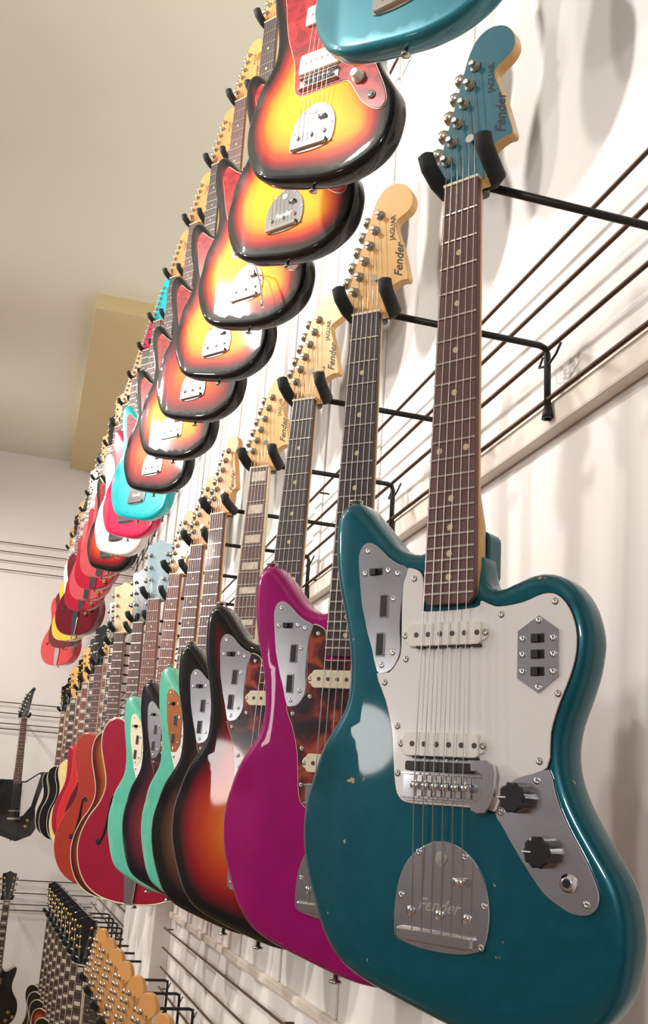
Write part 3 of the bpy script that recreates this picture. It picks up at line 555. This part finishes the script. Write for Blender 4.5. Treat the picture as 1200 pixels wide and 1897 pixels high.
# ================================================================== upper row
def UX(Y): return 345-.036*(Y-1350)
WU = frame((.590, -.805, -.026), (.006, .038, -.999))
up = [(1075, 'teal2', 'bare', 'blue-teal guitar cut off at the top edge, nearest in the upper row'),
      (1365, 'sb', 'M', 'yellow-centred sunburst guitar with cream knob, below the cut-off teal one'),
      (1670, 'sb', 'M', 'second of the sunburst guitars in the upper row, from the front'),
      (1975, 'sb', 'arm', 'sunburst guitar with a curved chrome vibrato arm, upper row'),
      (2280, 'sb', 'M', 'sunburst guitar directly behind the one with the vibrato arm'),
      (2580, 'sb2', 'M', 'darker orange sunburst, fifth of the upper row sunbursts'),
      (2920, 'sb', 'M', 'sunburst with strong white glare across its body, upper row'),
      (3290, 'sb2', 'M', 'sunburst guitar directly in front of the turquoise one'),
      (3654, 'turquoise', 'M', 'bright turquoise guitar in the upper row'),
      (3935, 'pink', 'bare', 'hot pink guitar just behind the turquoise one'),
      (4245, 'white', 'bare', 'white guitar between the pink one and the last sunburst'),
      (4575, 'sb2', 'M', 'small sunburst guitar just beyond the white one in the upper row')]
for i, (Y, bm_, kind, lab) in enumerate(up):
    W = frame((.605, -.79, -.10), (-.03, .105, -.993)) if i == 1 else WU
    pos = (UX(Y), Y, 1868 if i else 1885)
    put(pos, W, lab, None, group=R2G, bmat=bm_, guard='tortlit' if kind in ('M', 'arm') else (None if kind == 'bare' else 'guard'), hw_='M', headm='maple2', facem=bm_ if bm_ in ('teal2', 'turquoise', 'pink') else None, fbm='rosed' if i % 2 else 'rose', lod=0 if i < 4 else (1 if i < 8 else 2), extra='arm' if kind == 'arm' else None)
up2 = [(4862, 'salmon', 'sg', 'pale glare-washed red guitar right behind the last upper sunburst'), (5167, 'red', 'sg', 'red guitar with square chrome vibrato, first of three in the upper row'),
       (5472, 'salmon', 'sg', 'rose-red guitar with square chrome vibrato, middle of three in the upper row'), (5790, 'red', 'sg', 'red guitar with square chrome vibrato, last of three in the upper row'),
       (6120, 'darkred', 'hol', 'dark wine-red rounded guitar in the far upper row'), (6500, 'white', 'off', 'white guitar above the yellow one in the far upper row'), (6850, 'yellow', 'lp', 'yellow guitar near the far end of the upper row'),
       (7200, 'darkred', 'lp', 'deep red guitar tucked under the yellow one'), (7560, 'brightred', 'hol', 'bright red guitar, last and lowest of the upper row')]
for i, (Y, bm_, bd_, lab) in enumerate(up2):
    put((UX(Y), Y, 1862), WU, lab, None, group=R2G, body=bd_, bmat=bm_, guard='guard', hw_='M', head='G' if bd_ != 'off' else 'F', headm='black' if i % 2 else 'maple2', neckm='darkred', fbm='rose', lod=2, inlay='block' if i % 2 else 'dot')

# ================================================================== low row
for i in range(7):
    Y = [2370, 2630, 2890, 3160, 3430, 3710, 4000][i]; X = 345
    put((X, Y, -588), yawed(36+3*(i % 3), .05), 'orange-tinted maple headstock guitar in the low row, %s from the front' % ['first', 'second', 'third', 'fourth', 'fifth', 'sixth', 'last'][i], None, group=R3G, bmat=['sb', 'white', 'sb2', 'seafoam', 'sb', 'red', 'sb4'][i], headm='maple2', head='F', fbm='rosed', lod=2, hw_='M', guard='tort')
for i in range(9):
    Y = 4480+i*250; X = 345-.03*(Y-4400)
    put((X, Y, -588), yawed(42, .04), ['black-headed bound guitar in the low row, nearest of the dark-headed ones', 'dark-headed low row guitar, second of its kind'][i] if i < 2 else 'dark-headed low row guitar, %s of its kind from the front' % ORD[i], 'padded hanger of the %s dark-headed guitar in the low row' % ORD[i], group='dark-headed guitars of the far low row', body='lp', bmat=['black', 'black', 'red', 'black', 'black', 'sb5', 'black', 'black', 'black'][i], head='G', headm='black', neckm='darkred', fbm='rosed', inlay='block', lod=2, bind=True)

# ================================================================== far wall guitars (they face the lens)
def facing(deg, roll=0):
    a = math.radians(deg); u = Vector((math.cos(a), math.sin(a), roll)); return frame(u, Vector((.045, .06, -1)))
def putf(pos, W, label, hlab, **kw):
    g = guitar('electric_guitar', label, 'guitar', pos, W, lod=1, **kw); hanger(pos, W, YF-28, hlab, axis='Y')
putf((-27, 7500, 600), facing(10, .05), 'angular black guitar with a white pickguard on the far wall', 'black hanger holding the angular black guitar', body='exp', bmat='black', head='E', headm='black', neckm='darkred', fbm='rose', scale=1.0)
putf((36, 7500, -600), facing(8, .02), 'black round-bodied guitar with cream edging at the bottom left corner', 'hanger holding the round black guitar at bottom left', body='lp', bmat='black', head='G', headm='black', neckm='darkred', fbm='rosed', inlay='block', bind=True)
